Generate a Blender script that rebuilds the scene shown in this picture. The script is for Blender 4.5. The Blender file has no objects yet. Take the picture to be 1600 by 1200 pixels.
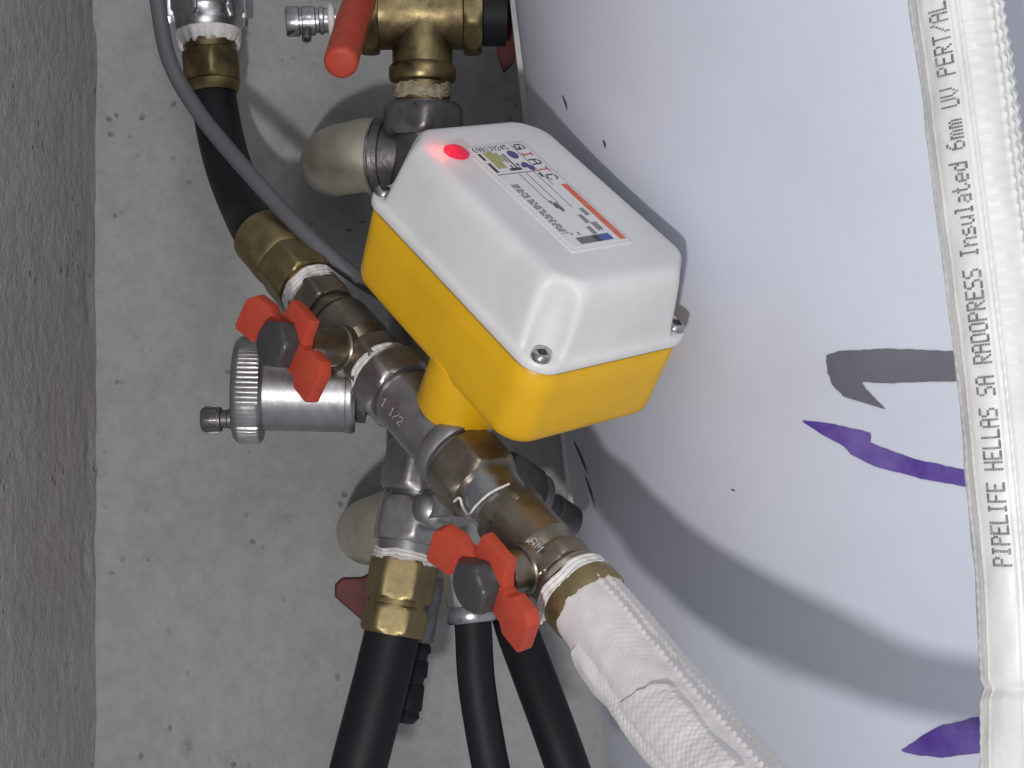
import bpy, bmesh, math, random
from mathutils import Vector, Matrix, noise

random.seed(7)
sc = bpy.context.scene
col = sc.collection
V = Vector

# ------------------------------------------------------------------ camera, light, exposure
F = 2200.0                      # focal length in photo pixels (1600 x 1200)
cam_d = bpy.data.cameras.new('camera')
cam_d.sensor_width = 36.0
cam_d.lens = F / 1600.0 * 36.0
cam_d.clip_start = 0.01
cam_d.clip_end = 20.0
cam = bpy.data.objects.new('camera', cam_d)
col.objects.link(cam)
cam.rotation_euler = (math.radians(90), 0, 0)
sc.camera = cam

w = bpy.data.worlds.new('World')
sc.world = w
w.use_nodes = True
w.node_tree.nodes['Background'].inputs[0].default_value = (0.92, 0.95, 1.0, 1)
w.node_tree.nodes['Background'].inputs[1].default_value = 0.40

P0 = (0.01, 0.6, 0.10)          # where the hand torch is aimed

def lamp(name, kind, loc, power, color, size, target=None):
    d = bpy.data.lights.new(name, kind)
    d.energy = power
    d.color = color
    if kind == 'AREA':
        d.shape = 'DISK'
        d.size = size
    else:
        d.shadow_soft_size = size
    o = bpy.data.objects.new(name, d)
    col.objects.link(o)
    o.location = loc
    if target is not None:
        o.rotation_euler = (V(target) - V(loc)).to_track_quat('-Z', 'Y').to_euler()
    return o

torch = lamp('hand_torch', 'SPOT', (-0.085, -0.15, -0.19), 9.6, (1.0, 0.975, 0.96), 0.018, P0)
torch.data.spot_size = math.radians(86)
torch.data.spot_blend = 1.0
lamp('room_lamp', 'AREA', (0.34, -0.60, 0.55), 3.2, (0.96, 0.98, 1.0), 0.55, (0.0, 0.6, 0.0))

vs = sc.view_settings
vs.view_transform = 'Standard'
vs.look = 'None'
vs.exposure = -0.02
vs.gamma = 1.0
vs.use_curve_mapping = False

# ------------------------------------------------------------------ helpers
def P(px, py, d):
    """photo pixel + distance along the view -> point"""
    return V(((px - 800.0) / F * d, d, -(py - 600.0) / F * d))

def mat(name, color, rough=0.5, metal=0.0, var=0.0, scale=60.0, color2=None, bump=0.0, bscale=200.0,
        rvar=0.0, spec=0.5, emit=None, coat=0.0, detail=6.0, contrast=(0.35, 0.7), stretch=None):
    m = bpy.data.materials.new(name)
    m.use_nodes = True
    nt = m.node_tree
    N = nt.nodes
    L = nt.links
    b = N['Principled BSDF']
    b.inputs['Base Color'].default_value = (*color, 1)
    b.inputs['Roughness'].default_value = rough
    b.inputs['Metallic'].default_value = metal
    b.inputs['Specular IOR Level'].default_value = spec
    b.inputs['Coat Weight'].default_value = coat
    if emit:
        b.inputs['Emission Color'].default_value = (*emit[0], 1)
        b.inputs['Emission Strength'].default_value = emit[1]
    tc = N.new('ShaderNodeTexCoord')
    src = tc.outputs['Object']
    if stretch:
        mp = N.new('ShaderNodeMapping')
        mp.inputs['Scale'].default_value = stretch
        L.new(src, mp.inputs['Vector'])
        src = mp.outputs['Vector']
    if color2 is not None:
        n = N.new('ShaderNodeTexNoise')
        n.inputs['Scale'].default_value = scale
        n.inputs['Detail'].default_value = detail
        n.inputs['Roughness'].default_value = 0.65
        L.new(src, n.inputs['Vector'])
        r = N.new('ShaderNodeValToRGB')
        r.color_ramp.elements[0].position = contrast[0]
        r.color_ramp.elements[1].position = contrast[1]
        r.color_ramp.elements[0].color = (*color2, 1)
        r.color_ramp.elements[1].color = (*color, 1)
        L.new(n.outputs['Fac'], r.inputs['Fac'])
        L.new(r.outputs['Color'], b.inputs['Base Color'])
    if rvar:
        n2 = N.new('ShaderNodeTexNoise')
        n2.inputs['Scale'].default_value = scale * 1.7
        n2.inputs['Detail'].default_value = 4
        L.new(src, n2.inputs['Vector'])
        mr = N.new('ShaderNodeMapRange')
        mr.inputs['From Min'].default_value = 0.3
        mr.inputs['From Max'].default_value = 0.7
        mr.inputs['To Min'].default_value = max(0.03, rough - rvar)
        mr.inputs['To Max'].default_value = min(1, rough + rvar)
        L.new(n2.outputs['Fac'], mr.inputs['Value'])
        L.new(mr.outputs['Result'], b.inputs['Roughness'])
    if bump:
        n3 = N.new('ShaderNodeTexNoise')
        n3.inputs['Scale'].default_value = bscale
        n3.inputs['Detail'].default_value = 5
        L.new(src, n3.inputs['Vector'])
        bp = N.new('ShaderNodeBump')
        bp.inputs['Strength'].default_value = 1.0
        bp.inputs['Distance'].default_value = bump
        L.new(n3.outputs['Fac'], bp.inputs['Height'])
        L.new(bp.outputs['Normal'], b.inputs['Normal'])
    return m

def concrete(name, base, dark, tint=None, rough_relief=1.0):
    m = bpy.data.materials.new(name)
    m.use_nodes = True
    nt = m.node_tree
    N = nt.nodes
    L = nt.links
    b = N['Principled BSDF']
    b.inputs['Roughness'].default_value = 0.85
    b.inputs['Specular IOR Level'].default_value = 0.3
    tc = N.new('ShaderNodeTexCoord')
    def nz(scale, detail=6, rough=0.6):
        n = N.new('ShaderNodeTexNoise')
        n.inputs['Scale'].default_value = scale
        n.inputs['Detail'].default_value = detail
        n.inputs['Roughness'].default_value = rough
        L.new(tc.outputs['Object'], n.inputs['Vector'])
        return n
    def ramp(fac, p0, p1, c0, c1):
        r = N.new('ShaderNodeValToRGB')
        e = r.color_ramp.elements
        e[0].position, e[1].position = p0, p1
        e[0].color, e[1].color = (*c0, 1), (*c1, 1)
        L.new(fac, r.inputs['Fac'])
        return r
    def mix(kind, fac, a, c):
        x = N.new('ShaderNodeMix')
        x.data_type = 'RGBA'
        x.blend_type = kind
        if isinstance(fac, float):
            x.inputs['Factor'].default_value = fac
        else:
            L.new(fac, x.inputs['Factor'])
        L.new(a, x.inputs['A'])
        L.new(c, x.inputs['B'])
        return x.outputs['Result']
    big = ramp(nz(9, 5).outputs['Fac'], 0.3, 0.7, dark, base)
    mid = ramp(nz(95, 9, 0.75).outputs['Fac'], 0.3, 0.62, (0.80, 0.80, 0.795), (1.0, 1.0, 1.0))
    c = mix('MULTIPLY', 1.0, big.outputs['Color'], mid.outputs['Color'])
    # small dark air-bubble specks and a few larger stains
    vo = N.new('ShaderNodeTexVoronoi')
    vo.inputs['Scale'].default_value = 120
    vo.inputs['Randomness'].default_value = 1.0
    dist = nz(40, 3)
    mv = N.new('ShaderNodeVectorMath')
    mv.operation = 'MULTIPLY_ADD'
    mv.inputs[1].default_value = (0.015, 0.015, 0.015)
    L.new(dist.outputs['Color'], mv.inputs[0])
    L.new(tc.outputs['Object'], mv.inputs[2])
    L.new(mv.outputs[0], vo.inputs['Vector'])
    pick = nz(28, 2)
    pr = ramp(pick.outputs['Fac'], 0.52, 0.62, (0, 0, 0), (1, 1, 1))
    sp = ramp(vo.outputs['Distance'], 0.06, 0.20, (1, 1, 1), (0, 0, 0))
    pit = N.new('ShaderNodeMath')
    pit.operation = 'MULTIPLY'
    L.new(pr.outputs['Color'], pit.inputs[0])
    L.new(sp.outputs['Color'], pit.inputs[1])
    spcol = N.new('ShaderNodeRGB')
    spcol.outputs[0].default_value = (dark[0] * 0.45, dark[1] * 0.44, dark[2] * 0.43, 1)
    scl = N.new('ShaderNodeMath')
    scl.operation = 'MULTIPLY'
    scl.inputs[1].default_value = 0.55
    L.new(pit.outputs[0], scl.inputs[0])
    c = mix('MIX', scl.outputs[0], c, spcol.outputs[0])
    if tint:
        # a reddish stain with a shape of its own
        sx = N.new('ShaderNodeSeparateXYZ')
        L.new(tc.outputs['Object'], sx.inputs[0])
        st = ramp(nz(14, 4).outputs['Fac'], 0.45, 0.6, (0, 0, 0), (1, 1, 1))
        rg = N.new('ShaderNodeMapRange')
        rg.inputs['From Min'].default_value = 0.09
        rg.inputs['From Max'].default_value = 0.03
        ab = N.new('ShaderNodeMath')
        ab.operation = 'ABSOLUTE'
        ad = N.new('ShaderNodeMath')
        ad.operation = 'ADD'
        ad.inputs[1].default_value = 0.035
        L.new(sx.outputs['Z'], ad.inputs[0])
        L.new(ad.outputs[0], ab.inputs[0])
        L.new(ab.outputs[0], rg.inputs['Value'])
        mm = N.new('ShaderNodeMath')
        mm.operation = 'MULTIPLY'
        L.new(rg.outputs['Result'], mm.inputs[0])
        L.new(st.outputs['Color'], mm.inputs[1])
        m2 = N.new('ShaderNodeMath')
        m2.operation = 'MULTIPLY'
        m2.inputs[1].default_value = 0.6
        L.new(mm.outputs[0], m2.inputs[0])
        tcx = N.new('ShaderNodeRGB')
        tcx.outputs[0].default_value = (*tint, 1)
        c = mix('MIX', m2.outputs[0], c, tcx.outputs[0])
    L.new(c, b.inputs['Base Color'])
    # relief
    h1 = nz(420, 4)
    h2 = nz(120, 5)
    ma = N.new('ShaderNodeMath')
    ma.operation = 'MULTIPLY_ADD'
    ma.inputs[1].default_value = 0.35
    L.new(h1.outputs['Fac'], ma.inputs[0])
    L.new(h2.outputs['Fac'], ma.inputs[2])
    ms = N.new('ShaderNodeMath')
    ms.operation = 'MULTIPLY_ADD'
    ms.inputs[1].default_value = -1.1
    L.new(pit.outputs[0], ms.inputs[0])
    L.new(ma.outputs[0], ms.inputs[2])
    bp = N.new('ShaderNodeBump')
    bp.inputs['Distance'].default_value = 0.0011 * rough_relief
    L.new(ms.outputs[0], bp.inputs['Height'])
    L.new(bp.outputs['Normal'], b.inputs['Normal'])
    return m

M = dict(
    wall=concrete('wall_concrete', (0.375, 0.375, 0.375), (0.352, 0.352, 0.352), rough_relief=1.0),
    side=concrete('side_concrete', (0.45, 0.45, 0.452), (0.38, 0.38, 0.382), tint=(0.44, 0.345, 0.355), rough_relief=1.7),
    tank=mat('tank_enamel', (0.615, 0.64, 0.735), 0.5, 0, color2=(0.57, 0.59, 0.675), scale=9, contrast=(0.3, 0.6), bump=0.0007, bscale=16, rvar=0.14, detail=9),
    lip=mat('tank_edge_paint', (0.60, 0.60, 0.60), 0.55, 0, color2=(0.42, 0.40, 0.39), scale=40, contrast=(0.3, 0.55), bump=0.0004, bscale=70),
    purple=mat('purple_marker', (0.075, 0.030, 0.26), 0.45, 0, color2=(0.15, 0.10, 0.36), scale=45, contrast=(0.34, 0.6), rvar=0.1),
    grey_mark=mat('dark_grey_bar', (0.115, 0.110, 0.135), 0.5, 0, color2=(0.15, 0.145, 0.175), scale=50, contrast=(0.3, 0.7)),  # dark grey of the bar and hook on the tank
    yellow=mat('yellow_plastic', (0.76, 0.43, 0.006), 0.42, 0, rvar=0.12, color2=(0.66, 0.36, 0.010), scale=36, contrast=(0.22, 0.56), detail=9, bump=0.00006, bscale=900),
    lid=mat('white_plastic', (0.71, 0.70, 0.70), 0.44, 0, rvar=0.12, color2=(0.60, 0.59, 0.585), scale=32, contrast=(0.22, 0.58), detail=9, bump=0.00005, bscale=900),
    label=mat('label_film', (0.72, 0.70, 0.71), 0.25, 0),
    ink=mat('black_ink', (0.045, 0.04, 0.045), 0.45, 0),
    grey_ink=mat('grey_ink', (0.15, 0.15, 0.155), 0.45, 0),
    orange=mat('orange_ink', (0.72, 0.17, 0.055), 0.4, 0, color2=(0.62, 0.12, 0.07), scale=300),
    green_ink=mat('green_ink', (0.30, 0.31, 0.06), 0.45, 0, color2=(0.42, 0.42, 0.2), scale=900),
    violet_ink=mat('violet_ink', (0.10, 0.06, 0.22), 0.4, 0),
    blue_ink=mat('blue_ink', (0.06, 0.10, 0.30), 0.4, 0),
    red_ink=mat('red_ink', (0.50, 0.12, 0.10), 0.4, 0),
    led=mat('red_lamp', (0.62, 0.012, 0.05), 0.15, 0, emit=((1.0, 0.02, 0.10), 0.16)),
    screw=mat('screw_steel', (0.42, 0.42, 0.43), 0.28, 1),
    screw_dark=mat('screw_recess', (0.03, 0.03, 0.03), 0.6, 0),
    brass=mat('brass', (0.33, 0.262, 0.125), 0.47, 0.88, color2=(0.22, 0.175, 0.10), scale=90, rvar=0.12, contrast=(0.3, 0.65), bump=0.00012, bscale=260),
    old_brass=mat('tarnished_brass', (0.29, 0.235, 0.115), 0.46, 1, color2=(0.11, 0.08, 0.05), scale=65, rvar=0.14, contrast=(0.32, 0.62), bump=0.00022, bscale=220),
    bronze=mat('dull_nickel_brass', (0.29, 0.25, 0.20), 0.40, 0.9, color2=(0.19, 0.16, 0.13), scale=80, rvar=0.1, contrast=(0.3, 0.65), bump=0.00018, bscale=240),
    steel=mat('grey_steel', (0.44, 0.43, 0.44), 0.38, 0.9, color2=(0.31, 0.30, 0.31), scale=70, rvar=0.1, bump=0.00016, bscale=300),
    dark_steel=mat('dark_steel', (0.25, 0.24, 0.24), 0.42, 0.9, color2=(0.16, 0.15, 0.15), scale=90, rvar=0.1, bump=0.00025, bscale=300),
    galv=mat('galvanised_steel', (0.56, 0.56, 0.57), 0.30, 1, color2=(0.36, 0.36, 0.38), scale=110, rvar=0.1, bump=0.00015, bscale=300),
    chrome=mat('satin_chrome', (0.47, 0.465, 0.47), 0.42, 1, color2=(0.34, 0.34, 0.35), scale=150, rvar=0.08, bump=0.00015, bscale=500, stretch=(1, 0.35, 0.35)),
    pale=mat('pale_brass', (0.54, 0.505, 0.42), 0.48, 0.7, color2=(0.41, 0.375, 0.30), scale=50, rvar=0.1, contrast=(0.3, 0.6), bump=0.0001, bscale=200),
    red=mat('red_plastic', (0.50, 0.068, 0.036), 0.46, 0, spec=0.35, rvar=0.1, color2=(0.42, 0.052, 0.03), scale=80, bump=0.0001, bscale=300),
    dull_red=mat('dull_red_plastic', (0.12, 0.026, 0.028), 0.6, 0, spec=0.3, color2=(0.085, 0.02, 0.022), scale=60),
    black=mat('black_rubber', (0.009, 0.0085, 0.012), 0.55, 0, spec=0.25, color2=(0.012, 0.0115, 0.015), scale=60, bump=0.0001, bscale=300),
    cap=mat('dark_cap_plastic', (0.042, 0.042, 0.046), 0.35, 0, color2=(0.055, 0.055, 0.06), scale=80),
    cable=mat('grey_cable_pvc', (0.118, 0.117, 0.130), 0.5, 0, spec=0.35, color2=(0.10, 0.099, 0.108), scale=50),
    tape=mat('white_thread_tape', (0.72, 0.70, 0.68), 0.6, 0, color2=(0.52, 0.50, 0.47), scale=160, contrast=(0.3, 0.55), bump=0.0004, bscale=350),
    sleeve=mat('white_foam_sleeve', (0.74, 0.71, 0.71), 0.6, 0, color2=(0.68, 0.65, 0.65), scale=35, bump=0.0003, bscale=160),
    film=mat('white_film_sleeve', (0.74, 0.735, 0.725), 0.32, 0, rvar=0.1, contrast=(0.3, 0.6), color2=(0.62, 0.61, 0.595), scale=38, bump=0.0003, bscale=130),
    print_ink=mat('pipe_print_ink', (0.13, 0.13, 0.135), 0.5, 0, color2=(0.3, 0.3, 0.3), scale=500, contrast=(0.35, 0.55)),
    hemp=mat('bright_metal_mark', (0.36, 0.345, 0.33), 0.4, 0),
)

ROOT = {}
def root_of(o):
    while o.parent:
        o = o.parent
    return o

def thing(name, label, cat, loc, group=None):
    o = bpy.data.objects.new(name, None)
    o.empty_display_size = 0.01
    col.objects.link(o)
    o.location = loc
    o['label'] = label
    o['category'] = cat
    if group:
        o['group'] = group
    return o

def obj(name, geo, material, parent=None, sharp=38.0):
    vs_, fs_ = geo
    org = V(root_of(parent).location) if parent else V((0, 0, 0))
    me = bpy.data.meshes.new(name)
    me.from_pydata([tuple(V(v) - org) for v in vs_], [], fs_)
    me.materials.append(M[material] if isinstance(material, str) else material)
    me.validate()
    bm = bmesh.new()
    bm.from_mesh(me)
    bmesh.ops.recalc_face_normals(bm, faces=bm.faces)
    bm.to_mesh(me)
    bm.free()
    me.shade_smooth()
    me.set_sharp_from_angle(angle=math.radians(sharp))
    o = bpy.data.objects.new(name, me)
    col.objects.link(o)
    if parent:
        o.parent = parent
    return o

def single(name, geo, material, label, cat, group=None, sharp=38.0, org=None):
    """a thing that is one mesh"""
    vs_, fs_ = geo
    org = V(org) if org is not None else V(vs_[0])
    o = obj(name, ([V(v) - org for v in vs_], fs_), material, None, sharp)
    o.location = org
    o['label'] = label
    o['category'] = cat
    if group:
        o['group'] = group
    return o

def join(*gs):
    vs_, fs_ = [], []
    for g in gs:
        k = len(vs_)
        vs_ += list(g[0])
        fs_ += [tuple(i + k for i in f) for f in g[1]]
    return vs_, fs_

class Ax:
    """a straight axis with a frame around it; angle 0 looks at the camera"""
    def __init__(s, a, b, up=None):
        s.o = V(a)
        s.d = (V(b) - V(a)).normalized()
        s.len = (V(b) - V(a)).length
        t = V(up) if up is not None else V((0, -1, 0))
        s.e1 = (t - s.d * t.dot(s.d)).normalized()
        s.e2 = s.d.cross(s.e1)
    def at(s, t, r=0.0, th=0.0):
        return s.o + s.d * t + s.e1 * (r * math.cos(th)) + s.e2 * (r * math.sin(th))
    def s_px(s, px=None, py=None):
        lo, hi = -0.4, 0.6
        def f(t):
            q = s.at(t)
            return (800 + F * q.x / q.y - px) if px is not None else (600 - F * q.z / q.y - py)
        up = f(hi) > f(lo)
        for _ in range(50):
            m = (lo + hi) / 2
            if (f(m) > 0) == up:
                hi = m
            else:
                lo = m
        return lo

def hexr(th, r, n, rot=0.0):
    if n == 0:
        return r
    a = (th + rot) % (2 * math.pi / n) - math.pi / n
    return r / math.cos(a)

def turn(ax, prof, seg=60, rot=0.0, caps=True, wob=None):
    """prof: list of (s, r) round or (s, r, n, rlim) polygonal; swept round the axis"""
    vs_, fs_ = [], []
    for p in prof:
        s_, r_ = p[0], p[1]
        n = p[2] if len(p) > 2 else 0
        lim = p[3] if len(p) > 3 else 1e9
        for k in range(seg):
            th = 2 * math.pi * k / seg
            rr = min(hexr(th, r_, n, rot), lim)
            ss = s_
            if wob:
                ds, dr = wob(s_, th)
                ss += ds
                rr += dr
            vs_.append(ax.at(ss, rr, th))
    m = len(prof)
    for i in range(m - 1):
        for k in range(seg):
            a, b = i * seg + k, i * seg + (k + 1) % seg
            fs_.append((a, b, b + seg, a + seg))
    if caps:
        fs_.append(tuple(range(seg))[::-1])
        fs_.append(tuple((m - 1) * seg + k for k in range(seg)))
    return vs_, fs_

def cyl(s0, s1, r, b=0.0006, r1=None):
    r1 = r if r1 is None else r1
    return [(s0, r - b), (s0 + b, r), (s1 - b, r1), (s1, r1 - b)]

def nut(s0, s1, af, c=0.0014, n=6):
    """profile of a chamfered nut; af = half width across flats"""
    k = 1 / math.cos(math.pi / n)
    full = af * k
    return [(s0, af * 0.96), (s0, af, n, af * 1.0), (s0 + c * 0.5, af, n, af + (full - af) * 0.55),
            (s0 + c * 1.3, af, n, full * 0.995), (s1 - c * 1.3, af, n, full * 0.995),
            (s1 - c * 0.5, af, n, af + (full - af) * 0.55), (s1, af, n, af * 1.0), (s1, af * 0.96)]

def thread(s0, s1, r, pitch=0.0016, depth=0.0007):
    out = []
    n = max(1, int((s1 - s0) / pitch))
    h = (s1 - s0) / n
    for i in range(n):
        a = s0 + i * h
        out += [(a, r - depth), (a + h * 0.35, r), (a + h * 0.6, r), (a + h * 0.98, r - depth)]
    return out

def tape_ring(ax, s0, s1, r, seed=0, jag=0.0012, lump=0.0005):
    def wob(s, th):
        e = noise.noise(V((math.cos(th) * 2.2 + seed * 3.1, math.sin(th) * 2.2, s * 40)))
        e2 = noise.noise(V((math.cos(th) * 6 + seed, math.sin(th) * 6, s * 300)))
        side = -1 if s < (s0 + s1) / 2 else 1
        return (side * 0 + e * jag + e2 * jag * 0.4, e2 * lump + e * lump * 0.6)
    n = 8
    prof = [(s0, r - 0.0012)] + [(s0 + (s1 - s0) * i / n, r + 0.0003 * math.sin(i * 2.4)) for i in range(n + 1)] + [(s1, r - 0.0012)]
    return turn(ax, prof, seg=96, wob=wob)

def catmull(pts, n):
    pts = [V(p) for p in pts]
    q = [pts[0] * 2 - pts[1]] + pts + [pts[-1] * 2 - pts[-2]]
    out = []
    m = len(pts) - 1
    for i in range(n + 1):
        t = i / n * m
        k = min(int(t), m - 1)
        u = t - k
        a, b, c, d = q[k], q[k + 1], q[k + 2], q[k + 3]
        out.append(0.5 * ((2 * b) + (c - a) * u + (2 * a - 5 * b + 4 * c - d) * u * u + (3 * b - a - 3 * c + d) * u ** 3))
    return out

def frames(path, up=(0, -1, 0)):
    fr = []
    t = V(up)
    s_ = 0.0
    for i, p in enumerate(path):
        a = path[max(0, i - 1)]
        b = path[min(len(path) - 1, i + 1)]
        d = (b - a).normalized()
        e1 = (t - d * t.dot(d)).normalized()
        t = e1
        if i:
            s_ += (p - path[i - 1]).length
        fr.append((p, d, e1, d.cross(e1), s_))
    return fr

def tube(pts, r, n=80, seg=32, rf=None, th0=0.0, th1=2 * math.pi, caps=True, up=(0, -1, 0), thick=None):
    fr = frames(catmull(pts, n), up)
    full = abs(th1 - th0 - 2 * math.pi) < 1e-6
    cols = seg if full else seg + 1
    vs_, fs_ = [], []
    for (p, d, e1, e2, s_) in fr:
        for k in range(cols):
            th = th0 + (th1 - th0) * k / seg
            rr = r
            off = 0.0
            if rf:
                v = rf(s_, th)
                if isinstance(v, tuple):
                    rr, off = r + v[0], v[1]
                else:
                    rr = r + v
            vs_.append(p + d * off + e1 * (rr * math.cos(th)) + e2 * (rr * math.sin(th)))
    for i in range(len(fr) - 1):
        for k in range(cols if full else seg):
            a = i * cols + k
            b = i * cols + (k + 1) % cols
            fs_.append((a, b, b + cols, a + cols))
    if full and caps:
        fs_.append(tuple(range(cols))[::-1])
        fs_.append(tuple((len(fr) - 1) * cols + k for k in range(cols)))
    return vs_, fs_

def plate(poly, o, ex, ey, ez, t, bev=0.0008, segs=2):
    """extruded, bevelled outline: poly in (ex, ey), thickness t along ez"""
    bm = bmesh.new()
    vb = [bm.verts.new(o + ex * x + ey * y - ez * (t / 2)) for x, y in poly]
    f = bm.faces.new(vb)
    r = bmesh.ops.extrude_face_region(bm, geom=[f])
    for v in r['geom']:
        if isinstance(v, bmesh.types.BMVert):
            v.co += ez * t
    bmesh.ops.recalc_face_normals(bm, faces=bm.faces)
    if bev:
        bmesh.ops.bevel(bm, geom=list(bm.edges), offset=bev, segments=segs, profile=0.6, affect='EDGES', clamp_overlap=True)
    bm.verts.index_update()
    g = ([v.co.copy() for v in bm.verts], [tuple(v.index for v in f.verts) for f in bm.faces])
    bm.free()
    return g

FONT = {
 'P': '1E11111E101010', 'I': '0E04040404040E', 'E': '1F10101E10101F', 'L': '1010101010101F', 'F': '1F10101E101010',
 'H': '1111111F111111', 'A': '0E11111F111111', 'S': '0F10100E01011E', 'R': '1E11111E141211', 'D': '1E11111111111E',
 'O': '0E11111111110E', 'n': '00001619111111', 's': '00000E100E011E', 'u': '0000111111130D', 'l': '0C04040404040E',
 'a': '00000E010F110F', 't': '08081C0808090 6'.replace(' ', ''), 'e': '00000E111F100E', 'd': '01010D1311110F',
 '6': '0608101E11110E', 'm': '00001A15151515', 'U': '1111111111110E', 'V': '11111111110A04', 'T': '1F040404040404',
 '/': '01010204081010', '0': '0E11131519110E', '1': '040C040404040E', '2': '0E11010204081F', '3': '1F02040201110E',
 '4': '02060A121F0202', '5': '1F101E0101110E', '7': '1F010204080808', '8': '0E11110E11110E', '9': '0E11110F01020C',
 'G': '0E11101713110F', 'N': '11191513111111', 'X': '11110A040A1111', 'C': '0E11101010110E', 'M': '111B1515111111', ' ': '00000000000000'}

def text_cells(txt):
    """runs of dots: (column, row, width) in character cells of 6 x 7"""
    out = []
    for i, ch in enumerate(txt):
        g = FONT[ch]
        for r_ in range(7):
            bits = int(g[2 * r_:2 * r_ + 2], 16)
            c = 0
            while c < 5:
                if bits >> (4 - c) & 1:
                    e = c
                    while e < 5 and bits >> (4 - e) & 1:
                        e += 1
                    out.append((i * 6 + c, 6 - r_, e - c))
                    c = e
                else:
                    c += 1
    return out

def text_sheet(txt, place, cw, ch, gap=0.08, wear=0.0):
    """place(x, y) -> point; cw, ch = dot pitch"""
    vs_, fs_ = [], []
    for c, r_, wd in text_cells(txt):
        n = wd
        for k in range(n):
            if wear and noise.noise(V((c * 0.35 + k * 0.35, r_ * 0.6, 3.3))) > 0.55 - wear:
                continue
            x0, x1 = (c + k) * cw, (c + k + 1) * cw
            if k == n - 1:
                x1 -= gap * cw
            y0, y1 = (r_ + gap) * ch, (r_ + 1) * ch
            b = len(vs_)
            vs_ += [place(x0, y0), place(x1, y0), place(x1, y1), place(x0, y1)]
            fs_.append((b, b + 1, b + 2, b + 3))
    return vs_, fs_

# ------------------------------------------------------------------ setting: the two concrete walls
WALL_D = 0.69
CORNER_X = (155 - 800) / F * WALL_D

def wall_grid(org, ex, ey, nx, ny, fn):
    vs_, fs_ = [], []
    nrm = ex.cross(ey).normalized()
    for j in range(ny + 1):
        for i in range(nx + 1):
            u_, v_ = i / nx, j / ny
            p = org + ex * u_ + ey * v_
            vs_.append(p + nrm * fn(p))
    for j in range(ny):
        for i in range(nx):
            a = j * (nx + 1) + i
            fs_.append((a, a + 1, a + nx + 2, a + nx + 1))
    return vs_, fs_

def wall_relief(p):
    e = 0.0012 * noise.noise(p * 14) + 0.0005 * noise.noise(p * 55)
    return e

def back_relief(p):
    dx = p.x - CORNER_X
    k = 0.0
    if dx < 0.016:                      # uneven fillet of mortar along the inner corner
        k = -0.007 * (1 - dx / 0.016) ** 2 * (0.75 + 0.5 * noise.noise(V((3, 0, p.z * 22))))
    return wall_relief(p) * (1 if dx > 0.01 else 0.6) + (-k)

WG = wall_grid(V((CORNER_X - 0.002, WALL_D, -0.42)), V((0.95, 0, 0)), V((0, 0, 0.9)), 620, 580,
        lambda p: back_relief(p))
def dent(px, py, r, depth):
    c = P(px, py, WALL_D)
    i0, j0 = (c.x - CORNER_X + 0.002) / 0.95 * 620, (c.z + 0.42) / 0.9 * 580
    k = int(r / 0.0014) + 2
    for j in range(max(0, int(j0) - k), min(580, int(j0) + k) + 1):
        for i in range(max(0, int(i0) - k), min(620, int(i0) + k) + 1):
            v = WG[0][j * 621 + i]
            q = math.hypot(v.x - c.x, v.z - c.z) / r
            v.y += depth * math.exp(-(q * 1.6) ** 2)
for d_ in ((288, 1168, 0.0042, 0.004), (450, 803, 0.003, 0.002), (288, 1060, 0.002, 0.0016), (345, 970, 0.002, 0.0016), (160, 735, 0.004, 0.003), (222, 870, 0.002, 0.0015), (260, 985, 0.0022, 0.0018)):
    dent(*d_)
for _ in range(70):
    dent(random.uniform(170, 800), random.uniform(0, 1200), random.uniform(0.0013, 0.0024), random.uniform(0.0006, 0.0016))
o = obj('wall_back', WG, 'wall')
o['kind'] = 'structure'

def side_relief(p):
    e = 0.0006 * noise.noise(p * 25) + 0.0003 * noise.noise(p * 130)
    dy = WALL_D - p.y
    if dy < 0.03:
        e -= 0.0025 * max(0, noise.noise(V((0, p.y * 60, p.z * 30))))
    return e
o = obj('wall_side', wall_grid(V((CORNER_X, 0.30, -0.42)), V((0, WALL_D - 0.30 + 0.004, 0)), V((0, 0, 0.9)), 180, 320,
        side_relief), 'side')
o['kind'] = 'structure'

# ------------------------------------------------------------------ the tank
TR = 0.22
_th, _ln = math.radians(20), math.radians(6.89)
TA = V((-math.sin(_ln), -math.sin(_th) * math.cos(_ln), math.cos(_th) * math.cos(_ln))).normalized()
TC = V((0.2440, 0.6625, 0.0))
tank_ax = Ax(TC, TC + TA)

def on_tank(px, py, lift=0.0003):
    d = V(((px - 800) / F, 1.0, -(py - 600) / F))
    R_ = TR + lift
    dd = d - TA * d.dot(TA)
    oo = -TC + TA * TC.dot(TA)
    A_, B_, C_ = dd.dot(dd), 2 * dd.dot(oo), oo.dot(oo) - R_ * R_
    q = max(0.0, B_ * B_ - 4 * A_ * C_)
    return d * ((-B_ - math.sqrt(q)) / (2 * A_))

tank = thing('storage_tank', 'large white cylindrical water tank with purple marker strokes, beside the concrete wall', 'tank', TC - TA * 0.45)
obj('shell', turn(tank_ax, [(-0.45, TR * 0.93), (-0.445, TR * 0.97), (-0.43, TR)] + [(-0.43 + 0.86 * i / 40, TR) for i in range(1, 41)] +
    [(0.445, TR * 0.97), (0.45, TR * 0.93)], seg=256), 'tank', tank)

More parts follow.
